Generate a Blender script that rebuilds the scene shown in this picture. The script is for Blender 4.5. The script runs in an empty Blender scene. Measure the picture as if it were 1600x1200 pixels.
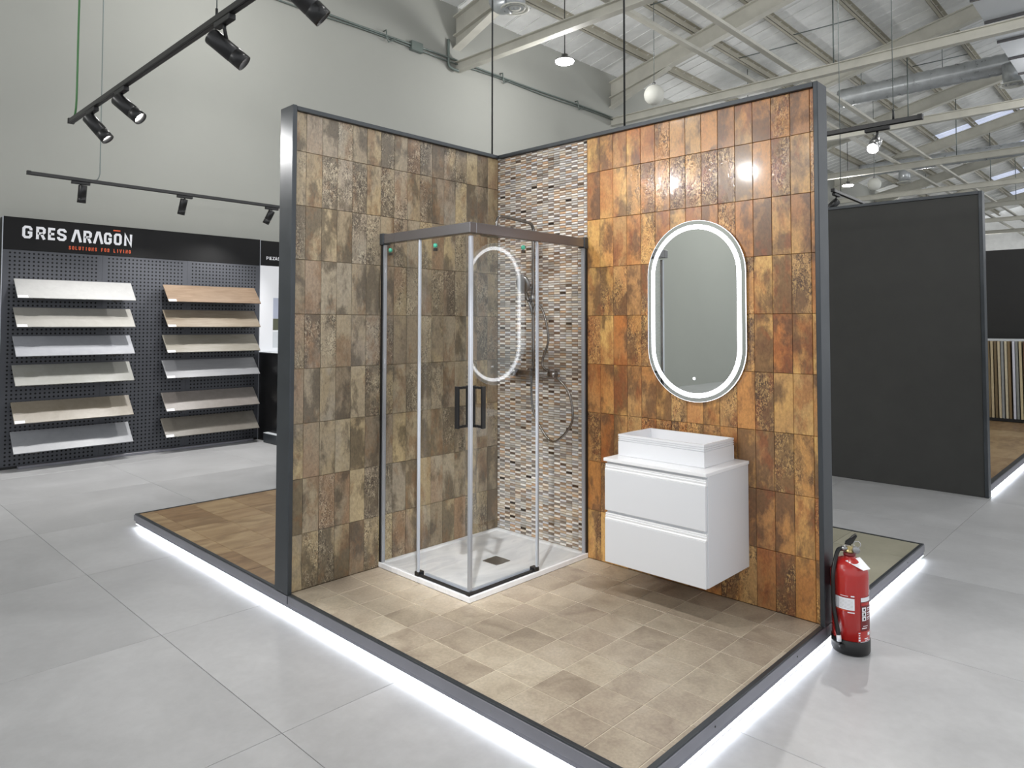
import bpy, bmesh, math, random
from mathutils import Vector, Matrix
random.seed(7)
scene = bpy.context.scene
COL = scene.collection
PI = math.pi

# ------------------------------------------------------------------ camera
def setup_camera():
    f_px, yaw, pitch, roll = 1097.84, -0.7639, 0.03545, 0.00122
    fw = Vector((math.sin(yaw)*math.cos(pitch), math.cos(yaw)*math.cos(pitch), math.sin(pitch)))
    r = Vector((math.cos(yaw), -math.sin(yaw), 0)); u = r.cross(fw)
    r2 = r*math.cos(roll)+u*math.sin(roll); u2 = -r*math.sin(roll)+u*math.cos(roll)
    cam = bpy.data.cameras.new('camera'); o = bpy.data.objects.new('camera', cam); COL.objects.link(o)
    m = Matrix.Identity(4)
    for i in range(3):
        m[i][0] = r2[i]; m[i][1] = u2[i]; m[i][2] = -fw[i]
    m[0][3], m[1][3], m[2][3] = 3.48422, -3.49343, 1.43044
    o.matrix_world = m
    cam.sensor_fit = 'HORIZONTAL'; cam.sensor_width = 36; cam.lens = f_px/1600*36
    cam.shift_y = -130.71/1600
    cam.clip_start = .05; cam.clip_end = 200
    scene.camera = o
setup_camera()

# ------------------------------------------------------------------ world, exposure
WORLD = .9
HIGHBAY_W = 74
SPOT_W = 43
SIGN_SPOT_W = 54
LED_E = 14.0
w = bpy.data.worlds.new('world'); scene.world = w; w.use_nodes = True
w.node_tree.nodes['Background'].inputs[0].default_value = (.94, .97, 1.0, 1)
w.node_tree.nodes['Background'].inputs[1].default_value = WORLD
vs = scene.view_settings
vs.view_transform = 'Standard'; vs.look = 'None'; vs.gamma = 1; vs.use_curve_mapping = False
vs.exposure = 0.3
try:
    scene.cycles.use_denoising = True
    scene.cycles.transparent_max_bounces = 24
    scene.cycles.sample_clamp_indirect = 6
    scene.cycles.caustics_reflective = False
    scene.cycles.caustics_refractive = False
except Exception:
    pass

# ------------------------------------------------------------------ materials
def lin(c):
    return tuple((v/255/12.92 if v/255 <= .04045 else ((v/255+.055)/1.055)**2.4) for v in c)+(1,)
MATS = {}
def mat(name, rgb, rough=.5, metal=0, spec=.5, emit=None, estr=0, coat=0):
    m = bpy.data.materials.new(name); m.use_nodes = True
    b = m.node_tree.nodes['Principled BSDF']
    b.inputs['Base Color'].default_value = lin(rgb); b.inputs['Roughness'].default_value = rough
    b.inputs['Metallic'].default_value = metal; b.inputs['Specular IOR Level'].default_value = spec
    b.inputs['Coat Weight'].default_value = coat
    if emit:
        b.inputs['Emission Color'].default_value = lin(emit); b.inputs['Emission Strength'].default_value = estr
    MATS[name] = m
    return m
class NT:
    def __init__(s, m): s.t = m.node_tree; s.m = m; s.b = s.t.nodes['Principled BSDF']
    def n(s, typ, **kw):
        o = s.t.nodes.new(typ)
        for k, v in kw.items():
            if k.startswith('i_'):
                o.inputs[k[2:].replace('_', ' ')].default_value = v
            elif k[0] == 'I' and k[1:].isdigit(): o.inputs[int(k[1:])].default_value = v
            else: setattr(o, k, v)
        return o
    def l(s, a, b): s.t.links.new(a, b)
    def math(s, op, a, b=None, c=None):
        o = s.n('ShaderNodeMath', operation=op)
        for i, v in enumerate((a, b, c)):
            if v is None: continue
            if isinstance(v, (int, float)): o.inputs[i].default_value = v
            else: s.l(v, o.inputs[i])
        return o.outputs[0]
    def ramp(s, fac, stops):
        o = s.n('ShaderNodeValToRGB'); e = o.color_ramp.elements
        while len(e) < len(stops): e.new(.5)
        for el, (p, c) in zip(e, stops):
            el.position = p; el.color = lin(c) if max(c) > 1 or len(c) == 3 else c
        s.l(fac, o.inputs[0]); return o.outputs[0]
    def mix(s, fac, a, b, blend='MIX'):
        o = s.n('ShaderNodeMix', data_type='RGBA', blend_type=blend)
        for sock, v in ((o.inputs[0], fac), (o.inputs[6], a), (o.inputs[7], b)):
            if hasattr(v, 'links') or hasattr(v, 'is_linked'): s.l(v, sock)
            elif isinstance(v, (int, float)): sock.default_value = v
            else: sock.default_value = v
        return o.outputs[2]
    def noise(s, vec, scale, detail=3, rough=.5, dist=0):
        o = s.n('ShaderNodeTexNoise'); o.inputs['Scale'].default_value = scale; o.inputs['Detail'].default_value = detail
        o.inputs['Roughness'].default_value = rough; o.inputs['Distortion'].default_value = dist
        s.l(vec, o.inputs['Vector']); return o.outputs[0]
    def coords(s, scale=(1, 1, 1), rnd=True):
        tc = s.n('ShaderNodeTexCoord'); mp = s.n('ShaderNodeMapping'); s.l(tc.outputs['Object'], mp.inputs['Vector'])
        mp.inputs['Scale'].default_value = scale
        if rnd:
            oi = s.n('ShaderNodeObjectInfo'); s.rnd = oi.outputs['Random']
            cx = s.n('ShaderNodeCombineXYZ')
            s.l(s.math('MULTIPLY', s.rnd, 37.0), cx.inputs[0]); s.l(s.math('MULTIPLY', s.rnd, 91.0), cx.inputs[1]); s.l(s.math('MULTIPLY', s.rnd, 53.0), cx.inputs[2])
            s.l(cx.outputs[0], mp.inputs['Location'])
        return mp.outputs[0]
    def hash(s, k):
        return s.math('FRACT', s.math('MULTIPLY', s.math('SINE', s.math('MULTIPLY', s.rnd, 127.1*k)), 4375.85))

def aged_tile(name, bases, stain, rust, pit, glaze, rough=.36, bump=.3, pitgate=.55, stain_lvl=0):
    """weathered metallic-looking ceramic: a base tone per tile, cloudy stains, rusty runs, pitted relief on some tiles"""
    m = mat(name, (128, 128, 128), rough, coat=.36); t = NT(m)
    t.b.inputs['Coat Roughness'].default_value = .1
    v = t.coords((1.6, 1.6, .85))
    n = len(bases)
    base = t.ramp(t.hash(1.0), [(i/(n-1), c) for i, c in enumerate(bases)])
    cloud = t.noise(v, 4, 3, .55, .2)
    base2 = t.ramp(t.hash(5.3), [(i/(n-1), c) for i, c in enumerate(bases[::-1])])
    col = t.mix(t.ramp(cloud, [(.42, (0, 0, 0)), (.6, (255, 255, 255))]), base, base2)
    st = t.noise(v, 4.6, 7, .64, .25)
    lvl = t.math('MULTIPLY_ADD', t.hash(2.1), .16, -.1+stain_lvl)
    sm = t.ramp(t.math('ADD', st, lvl), [(.5, (0, 0, 0)), (.6, (225, 225, 225))])
    col = t.mix(sm, col, lin(stain))
    ru = t.noise(v, 6.5, 6, .66, .3)
    rm = t.ramp(t.math('ADD', ru, t.math('MULTIPLY_ADD', t.hash(6.7), .16, -.085)), [(.54, (0, 0, 0)), (.64, (190, 190, 190))])
    col = t.mix(rm, col, lin(rust))
    fine = t.noise(v, 60, 5, .65, .4)
    col = t.mix(.58, col, t.ramp(fine, [(.3, (140, 140, 140)), (.5, (188, 188, 188)), (.72, (222, 222, 222))]), 'OVERLAY')
    pits = t.noise(v, 62, 3, .6, 1.6)
    zone = t.noise(v, 7, 2, .5, .3)
    gate = t.math('MULTIPLY', t.math('GREATER_THAN', t.hash(3.3), pitgate), t.math('MULTIPLY_ADD', zone, 5, -1.9))
    gate = t.math('MINIMUM', t.math('MAXIMUM', gate, 0), 1)
    pm = t.math('MULTIPLY', t.ramp(pits, [(.41, (255, 255, 255)), (.47, (0, 0, 0))]), gate)
    hm = t.math('MULTIPLY', t.ramp(pits, [(.53, (0, 0, 0)), (.6, (255, 255, 255))]), gate)
    col = t.mix(t.math('MULTIPLY', hm, .55), col, lin(glaze))
    col = t.mix(t.math('MULTIPLY', pm, .8), col, lin(pit))
    t.l(col, t.b.inputs['Base Color'])
    t.l(t.math('MULTIPLY_ADD', fine, .2, rough-.1), t.b.inputs['Roughness'])
    bp = t.n('ShaderNodeBump'); bp.inputs['Strength'].default_value = bump; bp.inputs['Distance'].default_value = .003
    h = t.math('MULTIPLY_ADD', pm, -1.2, t.math('MULTIPLY', fine, t.math('MULTIPLY_ADD', gate, .7, .08)))
    t.l(h, bp.inputs['Height']); t.l(bp.outputs[0], t.b.inputs['Normal']); t.l(bp.outputs[0], t.b.inputs['Coat Normal'])
    return m

def stone_tile(name, stops, scale=5, rough=.4, fine_amt=.3, stretch=(1, 1, 1), tint=None, bump=.05):
    m = mat(name, (128, 128, 128), rough); t = NT(m)
    v = t.coords(stretch)
    big = t.noise(v, scale, 5, .55, .7)
    sh = t.math('MULTIPLY', t.math('SUBTRACT', t.hash(1.7), .5), .22)
    col = t.ramp(t.math('ADD', big, sh), stops)
    fine = t.noise(v, scale*14, 4, .6)
    col = t.mix(fine_amt, col, t.ramp(fine, [(.3, (165, 165, 165)), (.7, (208, 208, 208))]), 'OVERLAY')
    if tint: col = t.mix(1.0, col, t.ramp(t.hash(4.1), [(0, tint[0]), (1, tint[1])]), 'MULTIPLY')
    t.l(col, t.b.inputs['Base Color'])
    t.l(t.math('MULTIPLY_ADD', fine, .16, rough-.08), t.b.inputs['Roughness'])
    bp = t.n('ShaderNodeBump'); bp.inputs['Strength'].default_value = bump; bp.inputs['Distance'].default_value = .002
    t.l(big, bp.inputs['Height']); t.l(bp.outputs[0], t.b.inputs['Normal'])
    return m

def grain_mat(name, a, b, rough=.45, stretch=(6, 1, 6), scale=4):
    m = mat(name, a, rough); t = NT(m)
    v = t.coords(stretch)
    n = t.noise(v, scale, 5, .6, .5)
    t.l(t.ramp(n, [(.3, a), (.7, b)]), t.b.inputs['Base Color'])
    return m

def subtle(name, rgb, rough, amt=.06, scale=3, metal=0, bump=0):
    m = mat(name, rgb, rough, metal); t = NT(m)
    v = t.coords((1, 1, 1), rnd=False)
    n = t.noise(v, scale, 5, .6)
    lo = tuple(c*(1-amt) for c in rgb); hi = tuple(min(255, c*(1+amt)) for c in rgb)
    t.l(t.ramp(n, [(.3, lo), (.7, hi)]), t.b.inputs['Base Color'])
    t.l(t.math('MULTIPLY_ADD', n, .2, rough-.1), t.b.inputs['Roughness'])
    return m

aged_tile('copper_tile', [(202, 152, 86), (170, 106, 54), (212, 168, 100), (156, 108, 66), (192, 134, 74), (178, 142, 92), (184, 116, 60)],
          (88, 62, 43), (140, 74, 36), (54, 34, 22), (226, 186, 118), stain_lvl=.055)
aged_tile('bronze_tile', [(174, 155, 118), (136, 124, 106), (160, 146, 121), (122, 108, 90), (178, 159, 122), (148, 139, 124), (146, 118, 90)],
          (74, 64, 51), (122, 90, 60), (58, 50, 40), (204, 192, 166), stain_lvl=.05)
stone_tile('taupe_floor_tile', [(.24, (148, 137, 123)), (.42, (168, 157, 142)), (.58, (180, 170, 154)), (.75, (190, 181, 166))], 6, .42, .55, tint=((238, 232, 228), (255, 252, 246)))
stone_tile('tan_floor_tile', [(.3, (132, 110, 84)), (.5, (160, 138, 108)), (.7, (176, 156, 126))], 3.5, .4, .25, (3, 1, 1), tint=((225, 210, 195), (255, 250, 240)))
stone_tile('olive_floor_tile', [(.3, (150, 146, 128)), (.6, (166, 162, 144)), (.8, (176, 172, 154))], 2.5, .38, .2)
stone_tile('hall_floor_tile', [(.25, (168, 168, 169)), (.5, (179, 179, 180)), (.75, (190, 190, 191))], 1.6, .34, .18, (1, 2.2, 1))
mat('joint_pale', (214, 204, 184), .8); mat('joint_dark', (74, 72, 70), .8); mat('joint_brown', (128, 104, 78), .8); mat('joint_tan', (176, 160, 134), .8)
mat('joint_grey', (92, 92, 92), .8)
subtle('anthracite', (62, 66, 70), .38, .05, 8, metal=.35)
subtle('fascia_grey', (134, 134, 141), .36, .03, 8, metal=.45)
mat('rail_grey', (122, 120, 122), .26, .7)
subtle('hall_wall_paint', (160, 161, 155), .75, .012, .7)
subtle('roof_white', (236, 237, 236), .7, .04, 3)
subtle('beam_cream', (199, 197, 187), .6, .04, 3)
subtle('purlin_cream', (182, 178, 164), .6, .05, 3)
subtle('duct_zinc', (186, 190, 193), .3, .06, 5, metal=.45)
mat('soffit_grey', (206, 210, 214), .6)
mat('chrome', (205, 206, 208), .12, 1)
mat('satin_steel', (150, 150, 150), .28, 1)
mat('silver_profile', (178, 182, 190), .3, .55); mat('profile_matte', (120, 120, 128), .5); mat('column_steel', (128, 126, 124), .2, .95)
mat('seal_clear', (184, 190, 200), .3, .1)
mat('black_matte', (24, 24, 25), .5)
mat('black_satin', (22, 22, 23), .32); mat('header_black', (17, 17, 18), .42, spec=.2)
mat('black_rubber', (16, 17, 18), .38)
mat('near_black_wall', (34, 34, 34), .7)
subtle('charcoal_wall', (58, 58, 56), .72, .06, 5)
mat('white_lacquer', (222, 224, 228), .35)
mat('white_ceramic', (226, 227, 230), .3)
mat('white_solid', (240, 241, 243), .28)
mat('grip_white', (236, 237, 239), .3)
mat('white_paper', (235, 236, 240), .6)
mat('red_paint', (176, 38, 34), .22, coat=.4)
mat('dark_red', (110, 30, 34), .4)
mat('brass', (190, 170, 120), .3, .8)
mat('letter_white', (236, 237, 242), .4)
mat('letter_orange', (226, 96, 52), .45)
mat('green_cable', (70, 120, 70), .5); mat('steel_wire', (120, 128, 126), .4, .6); mat('black_cable', (34, 36, 36), .5)
mat('zinc_conduit', (120, 130, 126), .45, .5)
mat('green_clip', (70, 190, 160), .4)
mat('plinth_white', (205, 205, 210), .5)
mat('led_strip', (255, 255, 255), .5, emit=(240, 246, 255), estr=LED_E)
mat('lamp_glow', (255, 255, 255), .5, emit=(255, 255, 255), estr=26)
mat('spot_glow', (255, 255, 255), .5, emit=(255, 252, 246), estr=40)
mat('ring_glow', (255, 255, 255), .5, emit=(244, 248, 255), estr=5.2)
mat('rim_glow', (255, 255, 255), .5, emit=(236, 240, 255), estr=1.8)
mat('skylight_glow', (225, 230, 245), .5, emit=(214, 224, 250), estr=.42)
mat('globe_white', (214, 214, 206), .6)
mat('mirror_silver', (226, 229, 226), .015, 1)
mat('photo_sky', (176, 182, 200), .5); mat('photo_green', (88, 90, 72), .5)
# marble shower tray
def tray_mat():
    m = mat('marble_tray', (228, 229, 231), .28); t = NT(m)
    v = t.coords((2.2, .7, 1), rnd=False)
    mp = t.n('ShaderNodeMapping'); t.l(v, mp.inputs[0]); mp.inputs['Rotation'].default_value = (0, 0, .7)
    n = t.noise(mp.outputs[0], 2.2, 6, .6, 1.2)
    t.l(t.ramp(n, [(.3, (198, 201, 206)), (.46, (224, 226, 229)), (.55, (234, 235, 237)), (.66, (214, 216, 220)), (.75, (236, 237, 239))]), t.b.inputs['Base Color'])
tray_mat()
def glass_mat():
    m = bpy.data.materials.new('clear_glass'); m.use_nodes = True; MATS['clear_glass'] = m
    t = m.node_tree; t.nodes.clear()
    o = t.nodes.new('ShaderNodeOutputMaterial'); mx = t.nodes.new('ShaderNodeMixShader')
    tr = t.nodes.new('ShaderNodeBsdfTransparent'); tr.inputs[0].default_value = (.99, .995, .994, 1)
    gl = t.nodes.new('ShaderNodeBsdfGlossy'); gl.inputs['Roughness'].default_value = 0.0; gl.inputs[0].default_value = (1, 1, 1, 1)
    lw_ = t.nodes.new('ShaderNodeLayerWeight'); pw = t.nodes.new('ShaderNodeMath'); pw.operation = 'POWER'; pw.inputs[1].default_value = 5
    ma = t.nodes.new('ShaderNodeMath'); ma.operation = 'MULTIPLY_ADD'; ma.inputs[1].default_value = .95; ma.inputs[2].default_value = .045
    t.links.new(lw_.outputs['Facing'], pw.inputs[0]); t.links.new(pw.outputs[0], ma.inputs[0])
    t.links.new(ma.outputs[0], mx.inputs[0]); t.links.new(tr.outputs[0], mx.inputs[1]); t.links.new(gl.outputs[0], mx.inputs[2])
    t.links.new(mx.outputs[0], o.inputs[0])
glass_mat()
def peg_mat():
    m = mat('perforated_steel', (74, 76, 82), .42, .3); t = NT(m)
    tc = t.n('ShaderNodeTexCoord'); sx = t.n('ShaderNodeSeparateXYZ'); t.l(tc.outputs['Object'], sx.inputs[0])
    def cell(o):
        return t.math('SUBTRACT', t.math('FRACT', t.math('MULTIPLY', o, 1/.0432)), .5)
    y, z = cell(sx.outputs[1]), cell(sx.outputs[2])
    d = t.math('SQRT', t.math('ADD', t.math('POWER', y, 2.0), t.math('POWER', z, 2.0)))
    inside = t.math('MULTIPLY', t.math('GREATER_THAN', sx.outputs[1], .0432), t.math('LESS_THAN', sx.outputs[1], .0432*21))
    hole = t.math('MULTIPLY', t.math('LESS_THAN', d, .235), inside)
    t.l(t.mix(hole, lin((74, 76, 82)), lin((8, 8, 9))), t.b.inputs['Base Color'])
    t.l(t.math('MULTIPLY_ADD', hole, .5, .42), t.b.inputs['Roughness'])
    t.l(t.math('MULTIPLY', t.math('SUBTRACT', 1.0, hole), .3), t.b.inputs['Metallic'])
peg_mat()
def chip_mat():
    m = mat('mosaic_chip', (150, 140, 130), .22); t = NT(m)
    a = t.n('ShaderNodeAttribute', attribute_name='chip_colour'); t.l(a.outputs['Color'], t.b.inputs['Base Color'])
chip_mat()
def board_mat(name, a, b, rough=.4, wood=False):
    k_ = .66; a = tuple(q*k_ for q in a); b = tuple(q*k_ for q in b)
    return grain_mat(name, a, b, rough, (8, 1, 8) if wood else (2, 2, 2), 5 if wood else 7)

# ------------------------------------------------------------------ mesh helpers
def box(bm, x0, x1, y0, y1, z0, z1):
    v = [bm.verts.new(p) for p in ((x0, y0, z0), (x1, y0, z0), (x1, y1, z0), (x0, y1, z0), (x0, y0, z1), (x1, y0, z1), (x1, y1, z1), (x0, y1, z1))]
    return [bm.faces.new([v[i] for i in q]) for q in ((0, 3, 2, 1), (4, 5, 6, 7), (0, 1, 5, 4), (1, 2, 6, 5), (2, 3, 7, 6), (3, 0, 4, 7))]
def frame_of(d):
    d = d.normalized(); a = Vector((0, 0, 1)) if abs(d.z) < .9 else Vector((1, 0, 0))
    s = d.cross(a).normalized(); return s, s.cross(d).normalized()
def smooth_path(pts, n=6):
    P = [Vector(p) for p in pts]; out = []
    for i in range(len(P)-1):
        a, b, c, d = P[max(i-1, 0)], P[i], P[i+1], P[min(i+2, len(P)-1)]
        for k in range(n):
            t = k/n
            out.append(.5*((2*b)+(c-a)*t+(2*a-5*b+4*c-d)*t*t+(3*b-a-3*c+d)*t**3))
    out.append(P[-1]); return out
def tube(bm, pts, r, seg=10, smooth=0, cap=True, radii=None):
    P = smooth_path(pts, smooth) if smooth else [Vector(p) for p in pts]
    rings = []; s = None
    for i, p in enumerate(P):
        d = (P[min(i+1, len(P)-1)]-P[max(i-1, 0)]).normalized()
        if s is None: s, u = frame_of(d)
        else:
            s = (s-d*s.dot(d)).normalized(); u = s.cross(d)
        rr = radii[i] if radii else r
        rings.append([bm.verts.new(p+(s*math.cos(2*PI*k/seg)+u*math.sin(2*PI*k/seg))*rr) for k in range(seg)])
    for a, b in zip(rings, rings[1:]):
        for k in range(seg): bm.faces.new((a[k], a[(k+1) % seg], b[(k+1) % seg], b[k])).smooth = True
    if cap:
        bm.faces.new(rings[0][::-1]); bm.faces.new(rings[-1])
def lathe(bm, prof, center, axis=(0, 0, 1), seg=24, cap=True):
    """prof: (radius, height along axis)"""
    ax = Vector(axis).normalized(); s, u = frame_of(ax); c = Vector(center); rings = []
    for r, h in prof:
        rings.append([bm.verts.new(c+ax*h+(s*math.cos(2*PI*k/seg)+u*math.sin(2*PI*k/seg))*r) for k in range(seg)])
    for a, b in zip(rings, rings[1:]):
        for k in range(seg): bm.faces.new((a[k], a[(k+1) % seg], b[(k+1) % seg], b[k])).smooth = True
    if cap:
        if prof[0][0] > 1e-5: bm.faces.new(rings[0][::-1])
        if prof[-1][0] > 1e-5: bm.faces.new(rings[-1])
def prism(bm, poly, vec):
    """poly: list of 3D points; extruded by vec"""
    n = len(poly); a = [bm.verts.new(p) for p in poly]; b = [bm.verts.new(Vector(p)+Vector(vec)) for p in poly]
    bm.faces.new(a[::-1]); bm.faces.new(b)
    for i in range(n): bm.faces.new((a[i], a[(i+1) % n], b[(i+1) % n], b[i]))
def finish(bm, name, bevel=0, bseg=1, angle=False):
    bmesh.ops.recalc_face_normals(bm, faces=bm.faces)
    if bevel:
        es = [e for e in bm.edges if len(e.link_faces) == 2 and e.calc_face_angle(0) > .6]
        bmesh.ops.bevel(bm, geom=es, offset=bevel, segments=bseg, affect='EDGES', profile=.6)
    me = bpy.data.meshes.new(name); bm.to_mesh(me); bm.free(); return me
def add(name, me, m, parent=None, loc=None):
    o = bpy.data.objects.new(name, me); COL.objects.link(o)
    if m and not me.materials: me.materials.append(MATS[m] if isinstance(m, str) else m)
    if parent is not None:
        o.parent = parent
        if loc is None: o.matrix_parent_inverse = Matrix.Translation(-rootloc(parent))
        else: o.location = Vector(loc)-rootloc(parent)
    elif loc is not None: o.location = loc
    return o
def rootloc(o):
    r = Vector((0, 0, 0))
    while o is not None:
        if o.parent is None: r += o.location
        elif 'wloc' in o: return Vector(o['wloc'])
        else: pass
        o = o.parent
    return r
def part(name, m, parent, build, bevel=0, bseg=1):
    bm = bmesh.new(); build(bm); return add(name, finish(bm, name, bevel, bseg), m, parent)
def sub(name, m, parent, build, bevel=0, bseg=1):
    """a part of a part whose origin sits at the world origin of its thing"""
    bm = bmesh.new(); build(bm); o = bpy.data.objects.new(name, finish(bm, name, bevel, bseg)); COL.objects.link(o)
    o.data.materials.append(MATS[m] if isinstance(m, str) else m); o.parent = parent
    return o
def tag(o, label=None, cat=None, group=None, kind=None):
    if label: o['label'] = label
    if cat: o['category'] = cat
    if group: o['group'] = group
    if kind: o['kind'] = kind
    return o
def thing(name, label, cat, loc=(0, 0, 0), group=None, kind=None):
    o = bpy.data.objects.new(name, None); COL.objects.link(o); o.location = loc; o.empty_display_size = .1
    return tag(o, label, cat, group, kind or 'thing')
def single(name, m, label, cat, build, bevel=0, group=None, kind=None, bseg=1):
    bm = bmesh.new(); build(bm); o = add(name, finish(bm, name, bevel, bseg), m)
    return tag(o, label, cat, group, kind or 'thing')
def lamp(name, typ, parent, loc, target, power, color=(1, 1, 1), size=.05, cone=1.2, blend=.6, spread=None):
    l = bpy.data.lights.new(name, typ); l.energy = power; l.color = color
    if typ == 'SPOT': l.spot_size = cone; l.spot_blend = blend; l.shadow_soft_size = size
    elif typ == 'AREA': l.shape = 'DISK'; l.size = size; l.spread = spread or PI
    else: l.shadow_soft_size = size
    o = bpy.data.objects.new(name, l); COL.objects.link(o)
    d = Vector(target)-Vector(loc)
    o.rotation_euler = d.to_track_quat('-Z', 'Y').to_euler()
    o.location = Vector(loc)-rootloc(parent); o.parent = parent
    return o
def B(*a): return lambda bm: box(bm, *a)
def tile_mesh(name, w, h, t=.008, ch=.0016):
    """a thin slab in the local XZ plane, front towards -Y, chamfered front rim; origin in the middle of its back"""
    me = bpy.data.meshes.new(name); a, b = w/2, h/2
    V = [(-a, 0, -b), (a, 0, -b), (a, 0, b), (-a, 0, b), (-a, -t+ch, -b), (a, -t+ch, -b), (a, -t+ch, b), (-a, -t+ch, b),
         (-a+ch, -t, -b+ch), (a-ch, -t, -b+ch), (a-ch, -t, b-ch), (-a+ch, -t, b-ch)]
    F = [(0, 1, 5, 4), (1, 2, 6, 5), (2, 3, 7, 6), (3, 0, 4, 7), (4, 5, 9, 8), (5, 6, 10, 9), (6, 7, 11, 10), (7, 4, 8, 11), (8, 9, 10, 11)]
    me.from_pydata(V, [], F); return me
TM = {}
def tile(name, parent, m, w, h, loc, rot, t=.008, ch=.0016):
    k = (m, round(w, 4), round(h, 4), t)
    if k not in TM:
        TM[k] = tile_mesh(name, w, h, t, ch); TM[k].materials.append(MATS[m])
    o = bpy.data.objects.new(name, TM[k]); COL.objects.link(o); o.parent = parent
    o.location = Vector(loc)-rootloc(parent); o.rotation_euler = rot
    return o
FLAT = (-PI/2, 0, 0)      # front up
ZF = -.1                  # hall floor

# ------------------------------------------------------------------ hall shell
floor = thing('floor', 'pale grey porcelain floor of the hall in large square tiles', 'floor', (0, 0, ZF), kind='structure')
part('screed', 'joint_grey', floor, B(-5.75, 7.6, -8.2, 42, ZF-.12, ZF-.0025)); part('screed', 'joint_grey', floor, B(-5.75, 3.3, -17.6, -8.2, ZF-.12, ZF-.0025))
T = 1.2
i0 = -.2
for i in range(-5, 7):
    for j in range(-13, 18):
        x0, y0 = i0+i*T, -2.145+j*T
        if i > 5 or (i > 3 and j > 9) or (j < -5 and i > 2): continue
        cx, cy, ww, hh = x0+T/2, y0+T/2, T-.0026, T-.0026
        if x0 < -5.7:
            ww = x0+T+5.7-.0026; cx = -5.7+ww/2
        if ww < .02: continue
        if j > 10 and i < -1: continue
        # tiles wholly covered by the middle of the display platforms stay out
        if x0 > -2.2 and x0+T < 2.1 and y0 > -1.4 and y0+T < 1.6: continue
        tile('floor_tile', floor, 'hall_floor_tile', ww, hh, (cx, cy, ZF-.008), FLAT, .008, .0008)
wl = thing('wall_left', 'tall off-white side wall of the hall behind the sample boards', 'wall', (-5.7, 0, ZF), kind='structure')
part('wall_sheet', 'hall_wall_paint', wl, B(-5.95, -5.7, -26, 42, ZF, 7.2))
fw_ = thing('wall_back', 'distant pale end wall of the hall below the roof trusses', 'wall', (6, 42, ZF), kind='structure')
part('wall_sheet', 'roof_white', fw_, B(-5.95, 8.5, 42, 42.2, ZF, 10))

ceil = thing('ceiling', 'white sheet-metal roof on cream steel frames high above the display', 'ceiling', (0, 0, 7), kind='structure')
SL = .23
def rtop(x): return 7.35+SL*(min(x, 12-x)+3.6)           # top of the rafters; ridge at x = 6
FR = [4.667+4.634*k for k in range(-3, 8)]
def rafter(bm, y):
    for x0, x1 in ((-5.7, 6), (6, 8.5)):
        z0, z1 = rtop(x0), rtop(x1); h = .36
        for yo, za, zb in ((.085, 0, -.022), (.009, -.022, -h+.022), (.085, -h+.022, -h)):
            prism(bm, [(x0, y-yo, z0+za), (x1, y-yo, z1+za), (x1, y-yo, z1+zb), (x0, y-yo, z0+zb)], (0, 2*yo, 0))
    zb = rtop(-5.7)-.36                                   # haunch at the eaves
    prism(bm, [(-5.7, y-.012, zb), (-4.2, y-.012, zb+1.5*SL), (-5.7, y-.012, zb-.2)], (0, .024, 0))
    prism(bm, [(-5.7, y-.085, zb-.2), (-4.2, y-.085, zb+1.5*SL), (-4.2, y-.085, zb+1.5*SL-.02), (-5.7, y-.085, zb-.222)], (0, .17, 0))
def ibeam(bm, x0, x1, y, z0, h, wd):
    box(bm, x0, x1, y-wd/2, y+wd/2, z0, z0+.015); box(bm, x0, x1, y-wd/2, y+wd/2, z0+h-.015, z0+h); box(bm, x0, x1, y-.006, y+.006, z0+.015, z0+h-.015)
for y in FR:
    part('rafter', 'beam_cream', ceil, lambda bm: rafter(bm, y))
    part('tie_beam', 'beam_cream', ceil, lambda bm: ibeam(bm, -5.7, 8.5, y, 5.885, .17, .13))
    for xh in (-.9, 2.0, 6.0):
        part('hanger_rod', 'steel_wire', ceil, lambda bm: tube(bm, [(xh, y, 6.05), (xh, y, rtop(xh)-.3)], .012, 6))
YA, YB = FR[0]-2.4, 41.9
k = 0
while True:
    x = -4.74+1.135*k
    if x > 8.4: break
    z = rtop(x)
    def purl(bm):
        box(bm, x-.035, x-.028, YA, YB, z, z+.19); box(bm, x-.035, x+.045, YA, YB, z, z+.008); box(bm, x-.035, x+.045, YA, YB, z+.182, z+.19)
        box(bm, x+.037, x+.045, YA, YB, z, z+.03)
    part('purlin', 'purlin_cream', ceil, purl); k += 1
for x in (-2.375, -1.57, 2.6):
    part('tie_runner', 'beam_cream', ceil, lambda bm: (box(bm, x-.05, x+.05, YA, YB, 6.056, 6.066), box(bm, x-.008, x+.008, YA, YB, 6.066, 6.15)))
# roof sheets, four to a bay
PW = 4.634/4
ys = FR[0]-PW*2
while ys < 41:
    bay = int((ys-FR[0]+.01)//4.634); ph = (ys-FR[0]-bay*4.634)/PW
    sky = ys > 18.6 and abs(ph-round(ph)) < .1 and round(ph) % 4 == 0
    for side in (0, 1):
        x0, x1 = (-5.75, 6.0) if side == 0 else (6.0, 8.5)
        pieces = [(x0, x1, 'roof_sheet', 'roof_white')]
        if sky and side == 0: pieces = [(x0, -2.6, 'roof_sheet', 'roof_white'), (-2.6, 3.2, 'skylight', 'skylight_glow'), (3.2, x1, 'roof_sheet', 'roof_white')]
        for a, b, nm, mm in pieces:
            def sheet(bm):
                za, zb = rtop(a)+.192, rtop(b)+.192
                prism(bm, [(a, ys+.006, za), (b, ys+.006, zb), (b, ys+.006, zb+.05), (a, ys+.006, za+.05)], (0, PW-.012, 0))
                for q in (.02, .33, .66):
                    yy = ys+.006+PW*q
                    prism(bm, [(a, yy, za-.012), (b, yy, zb-.012), (b, yy, zb), (a, yy, za)], (0, .02, 0))
            part(nm, mm, ceil, sheet)
    ys += PW
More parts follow.
